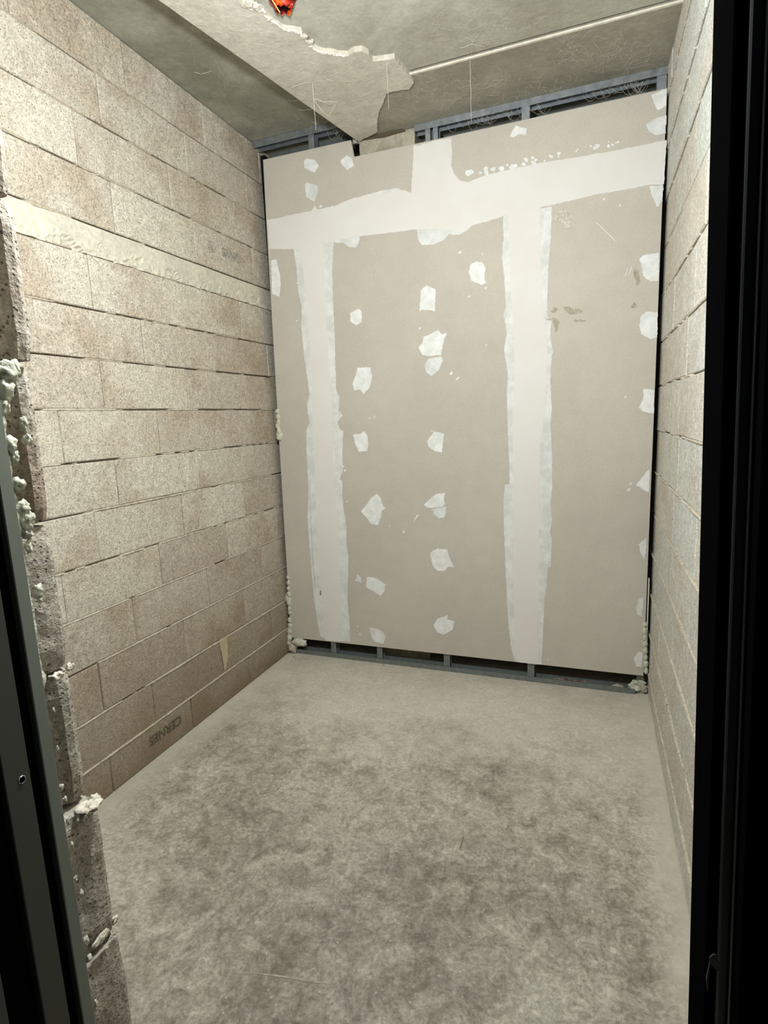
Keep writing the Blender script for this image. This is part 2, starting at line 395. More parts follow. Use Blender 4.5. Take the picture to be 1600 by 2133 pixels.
for ci in range(1, 15):
    z = RZ[ci]; thr = {1: -.5, 2: -.5, 3: -.5, 4: -.2, 5: -.15, 6: -.1, 7: -.05}.get(ci, .05)
    zc = z; dx = -.014 * max(0, min(1, (zc - 2.3) / .5))
    mortar_bed(.57, 3.4, z, .0075, .004 if z < 1.25 else .0015, 40 + ci, .022, wr, -1, XR + dx, thr=thr)

# ------------------------------------------------------------------ front wall with the doorway (seen on its cut edge)
FJ = .565; FN = .44                              # room side and corridor side of the front wall
wf = link('wall_front', nbox(XL - .2, -.80, FN + .02, FJ - .01, 0, 2.98), M_CORE)
tag(wf, 'cut concrete block edge of the front wall beside the doorway', kind='structure')
link('header', nbox(-.80, .29, FN, FJ, 2.16, 2.98), M_BF, wf)
def jz(x, y): return at(x, y, 'x', -.705).z
joints = [0.0, .16, jz(248, 1935), jz(200, 1665), jz(150, 1400), jz(107, 1092), jz(75, 757), jz(35, 415), 1.97, 2.17, 2.37, 2.57, 2.77, 2.98]
edge_px = {2: (232, 1830), 3: (168, 1520), 4: (130, 1250), 5: (90, 930), 6: (58, 600), 7: (16, 290)}
edge_px[1] = (268, 2040)
for i in range(len(joints) - 1):
    z0, z1 = joints[i] + .004, joints[i + 1] - .004
    xe = at(*edge_px[i], 'y', FJ).x if i in edge_px else -.70
    if i == 2: xe = at(226, 1800, 'y', FJ).x
    # end profile in plan: rounded room-side corner, a hollow groove, then the front shoulder
    prof = [(xe - .012, FJ), (xe - .004, FJ - .003), (xe, FJ - .012), (xe - .001, FJ - .024), (xe - .008, FJ - .032), (xe - .014, FJ - .041),
            (xe - .010, FJ - .050), (xe - .002, FJ - .056), (xe, FJ - .075), (xe - .004, FN), (-.92, FN), (-.92, FJ)]
    if i in (1, 2, 4): prof = [(xe - .010, FJ), (xe - .003, FJ - .003), (xe, FJ - .010), (xe + .001, FJ - .03), (xe - .002, FJ - .05), (xe, FJ - .08), (xe - .004, FN), (-.92, FN), (-.92, FJ)]
    bm = bmesh.new(); nz = 12; rings = []
    for k in range(nz + 1):
        t = k / nz; z = z0 + (z1 - z0) * t; inn = .006 * (1 if k in (0, nz) else 0) + (.002 if k in (1, nz - 1) else 0)
        ring = []
        for q, (x, y) in enumerate(prof):
            dd = .0025 * noise.noise(Vector((z * 40, y * 60, i))) if x > -.9 else 0
            ring.append(bm.verts.new((x - (inn if x > -.9 else 0) + dd, y, z)))
        rings.append(ring)
    n = len(prof)
    for k in range(nz):
        for q in range(n): bm.faces.new((rings[k][q], rings[k][(q + 1) % n], rings[k + 1][(q + 1) % n], rings[k + 1][q]))
    bm.faces.new(rings[0][::-1]); bm.faces.new(rings[-1])
    o = link('block', fix(bm), M_BF, wf)
    for a, b in ((-1.36, -.923), (-1.79, -1.363)):
        link('block', nbox(a, b, FN, FJ, z0, z1), M_BF, wf)
# mortar and foam lumps on that edge
def wl_lump(px, py, size, seed, mat, name, y=None, par=None, amp=.4):
    p = at(px, py, 'x', -.697) if y is None else at(px, py, 'y', y)
    return link(name, lump(p, [q * .62 for q in size], seed, 3, amp), mat, par or wf, True)
wl_lump(182, 1682, (.020, .026, .014), 1, M_MORTAR, 'mortar_lump', amp=.7)
wl_lump(198, 1668, (.012, .014, .012), 2, M_MORTAR, 'mortar_lump', amp=.7)
wl_lump(168, 1700, (.010, .012, .014), 9, M_MORTAR, 'mortar_lump', amp=.7)
wl_lump(118, 1408, (.010, .014, .008), 3, M_MORTAR, 'mortar_lump', amp=.8)
wl_lump(146, 1390, (.008, .008, .009), 4, M_MORTAR, 'mortar_lump', amp=.8)
wl_lump(210, 1955, (.004, .022, .012), 5, M_MORTAR, 'mortar_lump', amp=.8)
wl_lump(240, 1915, (.004, .010, .010), 6, M_MORTAR, 'mortar_lump', amp=.8)
foam = empty('expanding_foam', (-.69, .50, .6))
tag(foam, 'dried pale expanding foam squeezed out along the left door frame', 'foam')
spots = [(14,775,.012,.020,.018),(30,768,.007,.010,.016),(8,812,.012,.014,.020),(5,845,.010,.012,.014),(50,885,.006,.008,.013),(56,915,.007,.009,.010),(22,925,.007,.010,.016),(30,950,.006,.008,.012),
         (38,1010,.008,.011,.013),(46,1058,.009,.013,.014),(54,1085,.010,.013,.018),(56,1110,.007,.010,.012),(60,1140,.004,.006,.012),(80,1230,.005,.009,.012),(84,1250,.004,.007,.010),
         (128,1640,.004,.006,.012),(136,1665,.005,.006,.010),(141,1710,.004,.005,.014),(150,1760,.004,.005,.010),(158,1830,.004,.005,.012),(170,1860,.005,.007,.012),(180,1960,.006,.009,.018),(186,1995,.006,.009,.014),(200,2090,.004,.006,.014),(112,1480,.003,.004,.010),(120,1560,.003,.004,.012)]
bmz = None
for k, (x, y, a, b, c_) in enumerate(spots):
    p = at(x, y, 'x', -.694); bm = lump(p - foam.location, tuple(q * (.72 if k < 14 else .45) for q in (a, b, c_)), k + 20, 3, .55, .9)
    link('foam_bead', bm, M_FOAM3, foam, True)

bm = bmesh.new(); rings = []
for i in range(150):          # rough ragged bead running down the joint between frame and blocks
    z = .35 + i * .0085; k = noise.noise(Vector((z * 22, 3, 1))); k2 = noise.noise(Vector((z * 70, 8, 2)))
    r = .0035 + .003 * k + .0015 * k2 + (.003 if z > 1.1 else 0); c0 = Vector((-.6985, .4945 + .002 * k2, z)) - foam.location
    rings.append([bm.verts.new(c0 + Vector((math.cos(a) * r * (1 + .4 * noise.noise(Vector((a, z * 50, 0)))), math.sin(a) * r * 1.2, 0))) for a in [2 * math.pi * q / 8 for q in range(8)]])
for u, v in zip(rings, rings[1:]):
    for q in range(8): bm.faces.new((u[q], u[(q + 1) % 8], v[(q + 1) % 8], v[q]))
m = M('dirty_foam', .85); g = m.noise(80, 4, .7); M_FOAM2 = m.done(m.ramp(g, (.35, srgb(120,120,104)), (.65, srgb(190,190,172))), m.bump(g, .004))
link('foam_bead', fix(bm), M_FOAM2, foam)

# steel door frame: stepped profiles either side of the opening
fr = empty('door_frame', (-.70, .45, 0)); tag(fr, 'dark steel door frame around the doorway, nearest the viewer', 'door frame')
def fbox(name, mat, x0, x1, y0, y1, z0=0.0, z1=2.15, lean=0.0, par=None):
    bm = bmesh.new()
    vs = [bm.verts.new((x + lean * (z - 1.35), y, z)) for x in (x0, x1) for y in (y0, y1) for z in (z0, z1)]
    for f_ in ((0,1,3,2),(4,6,7,5),(0,4,5,1),(2,3,7,6),(0,2,6,4),(1,5,7,3)): bm.faces.new([vs[i] for i in f_])
    bmesh.ops.bevel(bm, geom=bm.edges[:], offset=.0012, segments=1, affect='EDGES')
    bm.transform(Matrix.Translation(-fr.location)); return link(name, fix(bm), mat, par or fr)
fbox('stop_strip', M_FEDGE, -.72, -.680, .4705, .4885)
fbox('groove', M_BLACK, -.72, -.690, .4525, .4705)
fbox('inner_face', M_FGREY, -.72, -.680, .4185, .4522)
fbox('groove', M_BLACK, -.72, -.690, .377, .4183)
fbox('outer_face', M_FGREY, -.72, -.680, .335, .3768)
fbox('outer_return', M_BLACK, -.80, -.7205, .335, .4)
# lock hole with a bright rim in the inner face
p = at(46, 1624, 'x', -.6795); bm = bmesh.new()
tube(bm, [p - fr.location + Vector((0, math.cos(a) * .0042, math.sin(a) * .0048)) for a in [2 * math.pi * k / 16 for k in range(17)]], .0008, n=5)
link('hole_rim', fix(bm), M_STEEL, fr)
bm = bmesh.new(); bmesh.ops.create_cone(bm, cap_ends=True, segments=16, radius1=.004, radius2=.004, depth=.001)
bm.transform(Matrix.Translation(p - fr.location) @ Matrix.Rotation(math.pi / 2, 4, 'Y')); link('screw_hole', bm, M_BLACK, fr)
LN = -.0245
fbox('jamb', M_BLACK, .0921, .30, .50, .56, lean=LN)
fbox('jamb', M_BLACK, .0860, .30, .45, .4995, lean=LN)
fbox('jamb_face', M_FDARK, .0935, .1010, .4425, .4497, lean=LN)
fbox('jamb_edge_bead', M_FEDGE, .1012, .1032, .4395, .4497, lean=LN)
fbox('jamb_return', M_BLACK, .1034, .34, .42, .4497, lean=LN)
fbox('head', M_BLACK, -.72, .30, .42, .56, 2.10, 2.159)
# torn strip of protective film on the right jamb
a = [at(x, y, 'y', .4405) for x, y in [(1487,1988),(1478,1995),(1479,2008),(1496,2024),(1502,2016),(1492,1990)]]
bm = plate([p - fr.location for p in a], (0, .001, 0)); link('torn_film', bm, M_FDARK, fr)
a = [at(x, y, 'y', .4405) for x, y in [(1478,2006),(1476,2016),(1471,2040),(1474,2066),(1475,2050),(1478,2025)]]
bm = plate([p - fr.location for p in a], (0, .001, 0)); link('torn_film', bm, M_FDARK, fr)

# ------------------------------------------------------------------ ceiling
ZS, ZR, ZP, ZM = 2.985, 2.878, 2.884, 2.864       # left soffit, rear strip, main slab, smear underside
e0 = at(330, 0, 'z', ZM); e1 = at(731, 284, 'z', ZM); ed = (e1 - e0); ed /= ed.y
def bx(y): return (e0 + ed * (y - e0.y)).x         # left edge of the lower slab
seam = at(1135, 78, 'z', ZR).y
ce = link('ceiling', nbox(XL - .2, XR + .2, .40, 3.45, ZS + .0, 3.12), M_SOFF)
tag(ce, 'bare grey concrete ceiling in two levels with cobwebs', kind='structure')
def slab(name, y0, y1, z, mat, xo=0.0):
    n = 14; lp = [(bx(y0 + (y1 - y0) * k / n) + xo + random.uniform(-.002, .002), y0 + (y1 - y0) * k / n) for k in range(n + 1)] + [(XR + .06, y1), (XR + .06, y0)]
    return link(name, plate([(a, b, z) for a, b in lp], (0, 0, ZS - z)), mat, ce)
slab('concrete_slab', .40, seam - .013, ZP, M_SLAB, .004)
slab('concrete_slab', seam + .001, 3.40, ZR, M_SLAB2, .004)
# ragged fin of cement along the seam, right half only
bm = bmesh.new(); xs0 = at(850, 155, 'z', ZR).x; n = 90; prev = None
for i in range(n + 1):
    x = xs0 + (XR - xs0) * i / n; k = .5 + .5 * noise.noise(Vector((x * 30, 1, 0))); y = seam + .003
    ring = [bm.verts.new(q) for q in ((x, y - .004, ZR + .004), (x, y - .002 - .002 * k, ZR - .001 - .003 * k), (x, y + .006 + .006 * k, ZR - .0015), (x, y + .012, ZR + .004))]
    if prev:
        for q in range(3): bm.faces.new((prev[q], prev[q + 1], ring[q + 1], ring[q]))
    prev = ring
link('seam_mortar', fix(bm), M_LIP, ce)
# smear of cement covering the edge of the lower slab
jag = [(470,0),(505,0),(512,12),(526,20),(548,22),(556,35),(575,52),(590,63),(612,66),(628,70),(636,82),(645,95),(658,105),(672,112),(690,112),(705,116),(725,117),
       (738,108),(755,106),(768,114),(776,128),(800,126),(822,122),(834,138),(845,150),(862,172),(852,186),(820,190),(805,196),(798,215),(790,232),(786,250),(786,275),(770,284),(735,300)]
J = [at(x, y, 'z', ZM) for x, y in jag]
front = [Vector((bx(.6), .6, ZM)), Vector((J[0].x + (.6 - J[0].y) * .2 + .12, .6, ZM))]
lpts = [(front[1].x, front[1].y)]
for p, q in zip([front[1]] + J, J):
    k_ = max(1, int((q - p).length / .014))
    for j in range(1, k_ + 1): u = p.lerp(q, j / k_); lpts.append((u.x + random.uniform(-.002, .002), u.y + random.uniform(-.002, .002)))
lft = [(bx(y), y) for y in [3.0, 2.6, 2.2, 1.8, 1.4, 1.0, .6]]
lft = [(x + random.uniform(-.0008, .0008), y) for k in range(48) for y in [2.96 - 2.36 * k / 47] for x in [bx(y)]]
o = link('cement_smear', plate([(a, b, ZM) for a, b in lpts + [q for q in lft]], (0, 0, ZS - ZM)), M_SMEAR, ce)
# light crumbly lip along the ragged edge
bm = bmesh.new(); P = [Vector((p.x + random.uniform(-.003, .003), p.y, ZM + .001)) for p in J[1:17]]
Q = []
for a, b in zip(P, P[1:]):
    for k in range(4): Q.append(a.lerp(b, k / 4) + Vector((random.uniform(-.003, .003), random.uniform(-.003, .003), random.uniform(-.002, .003))))
tube(bm, Q, .0045, n=6)
for v in bm.verts: v.co += Vector((1, 1, 1)) * .002 * noise.noise(v.co * 120)
link('cement_lip', fix(bm), M_LIP, ce)
for k, (x, y, s) in enumerate([(515,8,.018),(535,14,.014),(645,88,.012),(634,76,.012),(560,40,.008)]):
    p = at(x, y, 'z', ZM); link('cement_lump', lump(p, (s * 1.3, s, s * .5), k + 60, 2, .6), M_SMEAR, ce)
# rough stub of the beam showing in the notch of the plasterboard
bm = nbox(-1.165, -.868, 2.945, 3.2, 2.6, ZM + .01); bmesh.ops.subdivide_edges(bm, edges=bm.edges[:], cuts=9, use_grid_fill=True)
for v in bm.verts: v.co += Vector((.3, 1, .6)) * .012 * noise.noise(v.co * 14)
link('beam_stub', fix(bm), M_STUB, ce)
p = at(690, 285, 'y', 3.0)
m = M('dark_gap'); M_GAP = m.done(srgb(90, 78, 60))
g0 = [(740,284),(780,276),(835,268),(845,272),(800,285),(752,292)]
link('rusty_crack', plate([at(x, y, 'y', 2.932) for x, y in g0], (0, .004, 0)), M_GAP, ce)

# ------------------------------------------------------------------ plasterboard partition
wb = empty('wall_back', (-.75, YB, 0)); tag(wb, 'plasterboard partition with white taped joints on steel studs', kind='structure')
o0 = wb.location
def lk(name, bm, mat, smooth=False, par=None):
    if par is None: bm.transform(Matrix.Translation(-o0)); return link(name, bm, mat, wb, smooth)
    return link(name, bm, mat, par, smooth)
TH = .0125
def board(pts, lab=None):
    bm = plate([(x, YB, z) for x, z in pts], (0, TH, 0))
    return lk('plasterboard', bm, M_BOARD)
zb, zh, zt = .108, 2.47, 2.787
board([(-1.770, .106), (-1.478, .107), (-1.470, zh), (-1.735, zh), (-1.752, 1.4)])
board([(-1.476, .107), (-.332, .109), (-.330, zh), (-1.468, zh)])
board([(-.330, .109), (.262, .110), (.266, zh), (-.328, zh)])
board([(-1.735, zh + .002), (-.780, zh + .002), (-.780, zt), (-1.187, zt + .003), (-1.200, 2.872), (-1.726, 2.876)])
board([(-.778, zh + .002), (.266, zh + .002), (.268, zt), (-.778, zt)])
# steel tracks and studs
YS = YB + TH + .001
def chan(name, x0, x1, z0, z1, y0=YS, y1=YS + .048, mat=M_STEEL, par=None):
    return lk(name, nbox(x0, x1, y0, y1, z0, z1), mat)
def u_track(name, x0, x1, zweb, up, mat, y0=YS - .004, d=.052, fl=.03):
    "U channel: web and two flanges, up = 1 open upward"
    bm = bmesh.new(); t = .0012
    box(bm, x0, x1, y0, y0 + d, zweb, zweb + t * up) if up > 0 else box(bm, x0, x1, y0, y0 + d, zweb - t, zweb)
    za, zb_ = (zweb, zweb + fl) if up > 0 else (zweb - fl, zweb)
    box(bm, x0, x1, y0 - t, y0, za, zb_); box(bm, x0, x1, y0 + d, y0 + d + t, za, zb_)
    return lk(name, fix(bm), mat)
u_track('floor_track', XL + .03, XR - .06, .001, 1, M_STEEL2, fl=.028)
u_track('ceiling_track', XL + .005, -1.215, ZS - .002, -1, M_STEEL, fl=.034)
u_track('ceiling_track', -.862, XR - .003, ZR - .001, -1, M_STEEL, fl=.030)
def stud(x, w, z0, z1, mat=M_STEEL):
    bm = bmesh.new(); box(bm, x - w / 2, x + w / 2, YS, YS + .0012, z0, z1); box(bm, x - w / 2, x - w / 2 + .0012, YS + .0012, YS + .046, z0, z1)
    box(bm, x - w / 2, x + w / 2, YS + .0465, YS + .0477, z0, z1)
    return lk('stud', fix(bm), mat)
for px, py, w in ((695,1345,.034),(791,1358,.034),(931,1376,.036),(1106,1394,.036)):
    x = at(px, py, 'y', YS).x; stud(x, w, .004, 1.2, M_STEEL2)
for px, py, w, zt_ in ((648,285,.034,ZS - .006),(891,272,.026,ZR - .004),(907,268,.024,ZR - .004),(1095,225,.036,ZR - .004),(1379,165,.038,ZR - .004)):
    x = at(px, py, 'y', YS).x; stud(x, w, 1.201, zt_)
# second row of framing; near-black sheets paint in the shade of the cavity
for x0, x1, z in ((XL + .005, -1.215, ZS - .002), (-.862, XR - .003, ZR - .001)):
    bm = bmesh.new(); box(bm, x0, x1, 3.10, 3.102, z - .045, z); box(bm, x0, x1, 3.10, 3.15, z - .0465, z - .0452)
    lk('rear_track', fix(bm), M_STEEL2)
lk('cavity_shade', nbox(XL + .001, XR - .001, 3.30, 3.39, 0.001, 2.86), M_DARK)
lk('cavity_shade_side', nbox(XL + .002, XL + .03, 3.0, 3.3, 0.001, 2.94), M_DARK)
# block seen low behind the gap
lk('rear_block', nbox(at(805, 1360, 'y', 3.06).x, at(897, 1372, 'y', 3.06).x, 3.05, 3.2, .002, .055), M_STUB)

# joint compound, traced as the trowel left it
FC = [0]
def filler(name, pts, t, mat, step=.011, amp=.0018, y=YB, lab=None):
    FC[0] += 1; t += FC[0] * 6e-6
    lp = rough_loop([(at(a, b, 'y', y).x, at(a, b, 'y', y).z) for a, b in pts], step, amp)
    bm = plate([(a, y - t, b) for a, b in lp], (0, t - .0001, 0)); bm.transform(Matrix.Translation(-o0))
    o = link(name, bm, mat, wb)
    if lab: o['label'] = lab
    return o
band = [(557,458),(570,456),(612,447),(650,439),(656,428),(662,437),(700,428),(733,414),(770,405),(820,400),(840,396),(857,402),(860,352),(862,303),(872,304),(905,293),(940,288),(942,315),(940,345),(946,362),(957,375),(975,380),
        (1010,366),(1050,356),(1120,341),(1200,328),(1300,310),(1389,292),(1386,340),(1383,384),(1350,386),(1300,396),(1240,406),(1190,418),(1150,427),(1120,434),(1060,446),(1048,450),(1020,460),(985,470),(960,487),
        (945,480),(925,478),(862,478),(840,482),(790,488),(750,492),(700,500),(680,508),(640,520),(612,519),(561,519)]
filler('taped_joint', band, .0016, M_WHITE, lab='wide white horizontal joint with an upright stub')
filler('thin_coat', [(868,476),(872,500),(880,511),(905,509),(925,500),(935,488),(945,490),(960,488),(975,480),(985,468),(1000,464),(1022,458),(1046,452),(1046,440),(868,466)], .0010, M_THIN)
filler('thin_coat', [(690,500),(700,506),(715,505),(728,515),(742,516),(750,498),(748,488),(692,494)], .0010, M_THIN)
filler('thin_coat', [(735,416),(770,404),(800,396),(830,392),(838,398),(800,408),(740,420)], .0011, M_THIN)
b1L = [(612,518),(618,560),(622,610),(629,640),(628,680),(633,735),(640,785),(645,822),(640,840),(641,858),(646,880),(640,892),(638,900),(640,960),(643,1020),(641,1080),(645,1140),(650,1200),(655,1250),(662,1300),(668,1325),(685,1335)]
b1R = [(730,1336),(728,1290),(724,1250),(726,1160),(722,1130),(722,1100),(720,1085),(716,1060),(713,1030),(713,1002),(707,998),(715,980),(713,950),(714,920),(715,898),(708,893),(703,880),(714,865),(705,855),(708,830),(700,810),(699,760),(697,700),(695,650),(693,600),(692,560),(695,500)]
filler('thin_coat', b1L + b1R, .0008, M_THIN)
filler('taped_joint', [(622,515),(632,560),(636,610),(641,650),(645,720),(650,800),(652,880),(655,960),(658,1050),(662,1150),(668,1220),(675,1300),(678,1334),(712,1336),(708,1200),(707,1100),(699,1040),(694,960),(692,880),(690,820),(686,760),(680,680),(676,600),(673,515)],
         .0021, M_WHITE, lab='left upright taped joint')
b2L = [(1048,447),(1049,500),(1046,540),(1051,580),(1054,640),(1049,655),(1056,690),(1050,730),(1058,780),(1056,820),(1058,900),(1061,960),(1062,1008),(1052,1010),(1049,1040),(1050,1100),(1053,1180),(1056,1240),(1060,1310),(1065,1350),(1073,1378)]
b2R = [(1128,1384),(1131,1330),(1134,1260),(1140,1200),(1142,1182),(1148,1180),(1150,1120),(1145,1110),(1150,1085),(1147,1050),(1150,1020),(1150,940),(1147,890),(1150,850),(1147,800),(1148,760),(1152,735),(1146,700),(1149,670),(1140,655),(1140,620),(1142,560),(1147,500),(1150,430)]
filler('thin_coat', b2L + b2R, .0008, M_THIN)
filler('taped_joint', [(1058,440),(1062,560),(1066,640),(1070,700),(1072,780),(1068,900),(1070,1000),(1070,1100),(1068,1180),(1072,1300),(1078,1379),(1122,1384),(1123,1100),(1125,930),(1132,890),(1140,800),(1140,720),(1133,660),(1128,600),(1126,540),(1125,428)],
         .0021, M_WHITE, lab='right upright taped joint')
spots = [
 [(634,335),(640,330),(655,333),(664,344),(655,360),(634,350)], [(710,335),(722,323),(733,330),(738,345),(724,355),(712,342)],
 [(636,384),(640,380),(663,388),(662,402),(655,420),(638,410),(636,395)], [(565,543),(575,540),(583,570),(585,590),(582,618),(567,612)],
 [(730,652),(738,648),(747,643),(754,650),(753,672),(742,678),(731,670)], [(745,766),(772,765),(775,785),(771,805),(758,822),(750,812),(738,814),(735,798),(742,780)],
 [(736,905),(750,904),(760,898),(765,908),(768,925),(765,940),(748,941),(739,922)], [(752,1065),(765,1050),(770,1040),(785,1029),(793,1037),(798,1055),(803,1059),(795,1064),(793,1080),(787,1094),(773,1092),(765,1080)],
 [(740,1210),(745,1196),(752,1203),(754,1215)], [(765,1201),(785,1205),(804,1218),(800,1233),(792,1241),(775,1230),(763,1222)],
 [(770,1307),(785,1310),(800,1318),(803,1330),(798,1341),(780,1337),(774,1325)], [(977,565),(982,550),(992,545),(1005,547),(1012,560),(1009,580),(1013,590),(1005,594),(982,585)],
 [(877,605),(888,595),(908,603),(906,648),(880,645),(874,650)], [(872,725),(880,715),(882,702),(900,695),(912,687),(922,697),(932,692),(925,710),(922,725),(919,740),(893,742),(880,740)],
 [(893,748),(920,742),(923,752),(915,770),(900,784),(888,775),(885,762)],
 [(890,918),(905,898),(925,904),(921,942),(905,940),(893,930)], [(883,1052),(900,1035),(910,1028),(928,1027),(925,1040),(928,1050),(920,1056),(900,1058),(890,1058)],
 [(900,1060),(920,1057),(930,1055),(930,1068),(925,1078),(915,1081),(905,1072)],
 [(897,1150),(910,1143),(932,1145),(938,1165),(946,1183),(934,1180),(925,1190),(910,1188),(902,1178),(897,1160)],
 [(904,1300),(912,1288),(925,1285),(932,1280),(932,1290),(947,1294),(943,1312),(925,1322),(912,1318),(904,1305)],
 [(1062,285),(1068,272),(1075,262),(1085,266),(1098,268),(1095,283),(1080,280),(1070,287)], [(1357,198),(1389,184),(1388,220),(1370,230),(1362,215)],
 [(1346,260),(1360,250),(1388,240),(1387,278),(1365,282),(1352,275)], [(1352,388),(1382,386),(1380,420),(1370,432),(1362,418)],
 [(1332,540),(1340,532),(1373,527),(1372,585),(1355,587),(1340,575),(1337,555)], [(1335,660),(1345,650),(1370,650),(1369,703),(1355,707),(1335,695),(1332,680)],
 [(1341,810),(1363,812),(1362,862),(1340,858),(1330,850),(1340,830)], [(1325,1010),(1345,985),(1354,975),(1352,1025),(1340,1020)],
 [(1330,1135),(1347,1120),(1344,1165),(1338,1160)], [(1325,1265),(1332,1246),(1341,1244),(1338,1285),(1328,1280)],
 [(1320,1370),(1330,1358),(1339,1360),(1336,1390),(1325,1388)]]
grey = {2, 8, 10, 14, 17, 22, 23, 28, 29, 30}
for i, s in enumerate(spots):
    filler('filler_patch', s, .0014 + .0005 * (i % 3), M_THIN if i in grey else M_SPOT, .008, .0022)
# thicker second trowel pass inside some of the patches
for s in ([(752,1065),(770,1058),(785,1060),(790,1078),(776,1088),(765,1080)], [(890,1050),(905,1038),(922,1040),(922,1052),(900,1056)], [(902,1155),(925,1152),(930,1172),(912,1184),(903,1172)],
          [(780,1318),(796,1322),(796,1335),(782,1334)], [(770,1208),(786,1212),(788,1228),(775,1226)], [(888,705),(905,700),(908,720),(890,728)]):
    filler('filler_patch', s, .0026, M_SPOT, .007, .002)
# ragged crumbs of compound above the wide joint
for k in range(34):
    t = random.random(); x = 965 + t * 330; y = 372 - (x - 965) * .222 + random.uniform(-10, 2) - 2
    if x > 1110: y += 3
    s = random.uniform(3, 8) * (1 if x < 1100 else .7)
    filler('filler_crumb', [(x + s * random.uniform(.5, 1.15) * math.cos(a), y + s * random.uniform(.4, .95) * math.sin(a)) for a in [.9 * q for q in range(7)]], .0012, M_SPOT, .004, .001)
for x, y, a in [(958,526,4),(1012,600,3),(977,618,3),(875,684,3),(1013,719,2),(940,778,4),(952,790,3),(955,787,3),(865,1080,3),(841,1108,3),(869,1075,3),(723,1163,2),(723,1045,2),(745,1305,2),(750,1321,2),(715,972,3),(719,980,3),(780,868,2),(1258,415,3),(1291,428,3),(1145,740,3),
                (1303,827,3),(1310,1020,4),(1314,1008,3),(1141,1374,2),(900,898,2),(1005,530,2),(668,430,4),(770,872,2),(620,590,2),(619,668,2),(703,866,3),(812,1096,1.5)]:
    filler('filler_crumb', [(x - a, y + a * .7), (x - a * .1, y - a * .9), (x + a, y - a * .5), (x + a * .4, y + a * .6)], .001, M_SPOT, .004, .0008)
def stroke(name, pts, w, mat):
    a = [at(x, y, 'y', YB) for x, y in pts]; L = []; R_ = []
    for i, p in enumerate(a):
        d = (a[min(i + 1, len(a) - 1)] - a[max(i - 1, 0)]).normalized(); n = Vector((-d.z, 0, d.x)) * w
        L.append(p + n); R_.append(p - n)
    bm = plate([Vector((q.x, YB - .0021, q.z)) for q in L + R_[::-1]], (0, .0003, 0)); bm.transform(Matrix.Translation(-o0))
    return link(name, bm, mat, wb)
stroke('scratch', [(1240,462),(1262,482),(1281,502)], .0012, M_SPOT)
stroke('scratch', [(1308,558),(1303,575)], .002, M_SPOT); stroke('scratch', [(1316,556),(1311,572)], .002, M_SPOT)
stroke('scratch', [(874,1072),(862,1086)], .0025, M_SPOT)
stroke('pencil_line', [(645,1000),(648,1090),(653,1180),(658,1240)], .0007, M_PENCIL)
stroke('pencil_mark', [(662,1240),(668,1230),(667,1241),(673,1230),(672,1240),(677,1232)], .0009, M_PENCIL)
stroke('pencil_line', [(1094,578),(1096,640),(1096,708)], .0014, M_PENCIL2)
stroke('pencil_mark', [(779,578),(779,586)], .0008, M_PENCIL)
for pts in ([(1148,648),(1156,640),(1162,642),(1158,650),(1150,652)], [(1172,640),(1185,638),(1195,645),(1204,642),(1215,650),(1200,654),(1188,655),(1180,648)], [(1196,666),(1220,666),(1221,669),(1197,670)],
            [(1150,662),(1158,664),(1166,672),(1163,682),(1157,694),(1156,680),(1152,672)], [(1134,663),(1148,664),(1146,669)], [(1320,560),(1331,562),(1333,590),(1327,594),(1322,578)], [(1312,640),(1322,628),(1327,638),(1320,642)]):
    filler('brown_smudge', pts, .0004, M_SMUDGE, .006, .003)
m = M('worn_patch'); g = m.noise(90, 4, .7); M_WORN = m.done(m.ramp(g, (.4, srgb(180,172,155)), (.6, srgb(206,202,190))))
filler('scuffed_patch', [(1155,440),(1175,434),(1195,445),(1188,462),(1192,478),(1178,474),(1168,464),(1157,460)], .0004, M_WORN, .005, .003)

# foam squeezed between board and walls, lumps at the two lower corners
def fbead(name, x, y, z, s, seed, mat=M_FOAM, amp=.5, sub=3):
    bm = lump(Vector((x, y, z)) - o0, s, seed, sub, amp, 1.4); return link(name, bm, mat, wb, True)
k = 0
for px, py, s in [(578,858,5),(579,868,6),(580,878,5),(579,888,6),(581,898,6),(582,908,8),(600,1203,4),(601,1214,5),(601,1226,5),(602,1238,6),(600,1248,9),(602,1256,7),(603,1268,5),(604,1276,6),(603,1292,5),(604,1304,6),(603,1316,7),(602,1328,8),(600,1338,8)]:
    p = at(px, py, 'y', YB + .0); fbead('foam_bead', p.x, YB + .004, p.z, (s * .0026, .012, s * .0036), 100 + k); k += 1
for px, py, s in [(1343,1302,5),(1343,1315,6),(1343,1328,5),(1344,1342,6),(1344,1356,6),(1345,1370,5),(1345,1384,6),(1346,1398,5)]:
    p = at(px, py, 'y', YB + .0); fbead('foam_bead', p.x, YB + .004, p.z, (s * .002, .010, s * .0036), 130 + k); k += 1
lk('sealant_edge', nbox(.268, .274, YB + .002, YB + .02, .12, .62, jit=.001), M_FOAM)
p = at(624, 1338, 'y', YB - .01)
o = fbead('plaster_lump', p.x, p.y, p.z + .0, (.048, .02, .026), 5, M_FOAM, .35)
fbead('plaster_lump', XL + .03, YB + .01, .035, (.025, .03, .035), 9, M_MORTAR, .5)
root = empty('plaster_lump', at(1328, 1440, 'z', 0)); tag(root, 'white and grey plaster lump in the lower right corner', 'rubble')
for q, (dx, dy, dz, s) in enumerate([(0, .0, .034, .036), (.022, -.01, .026, .026), (-.022, .005, .022, .022), (.01, .01, .066, .018)]):
    link('plaster_nodule' if q else 'plaster_body', lump((dx, dy, dz), (s, s * .8, s * .9), 200 + q, 3, .7, 1.4), M_FOAM if q in (0, 3) else M_STUB, root)
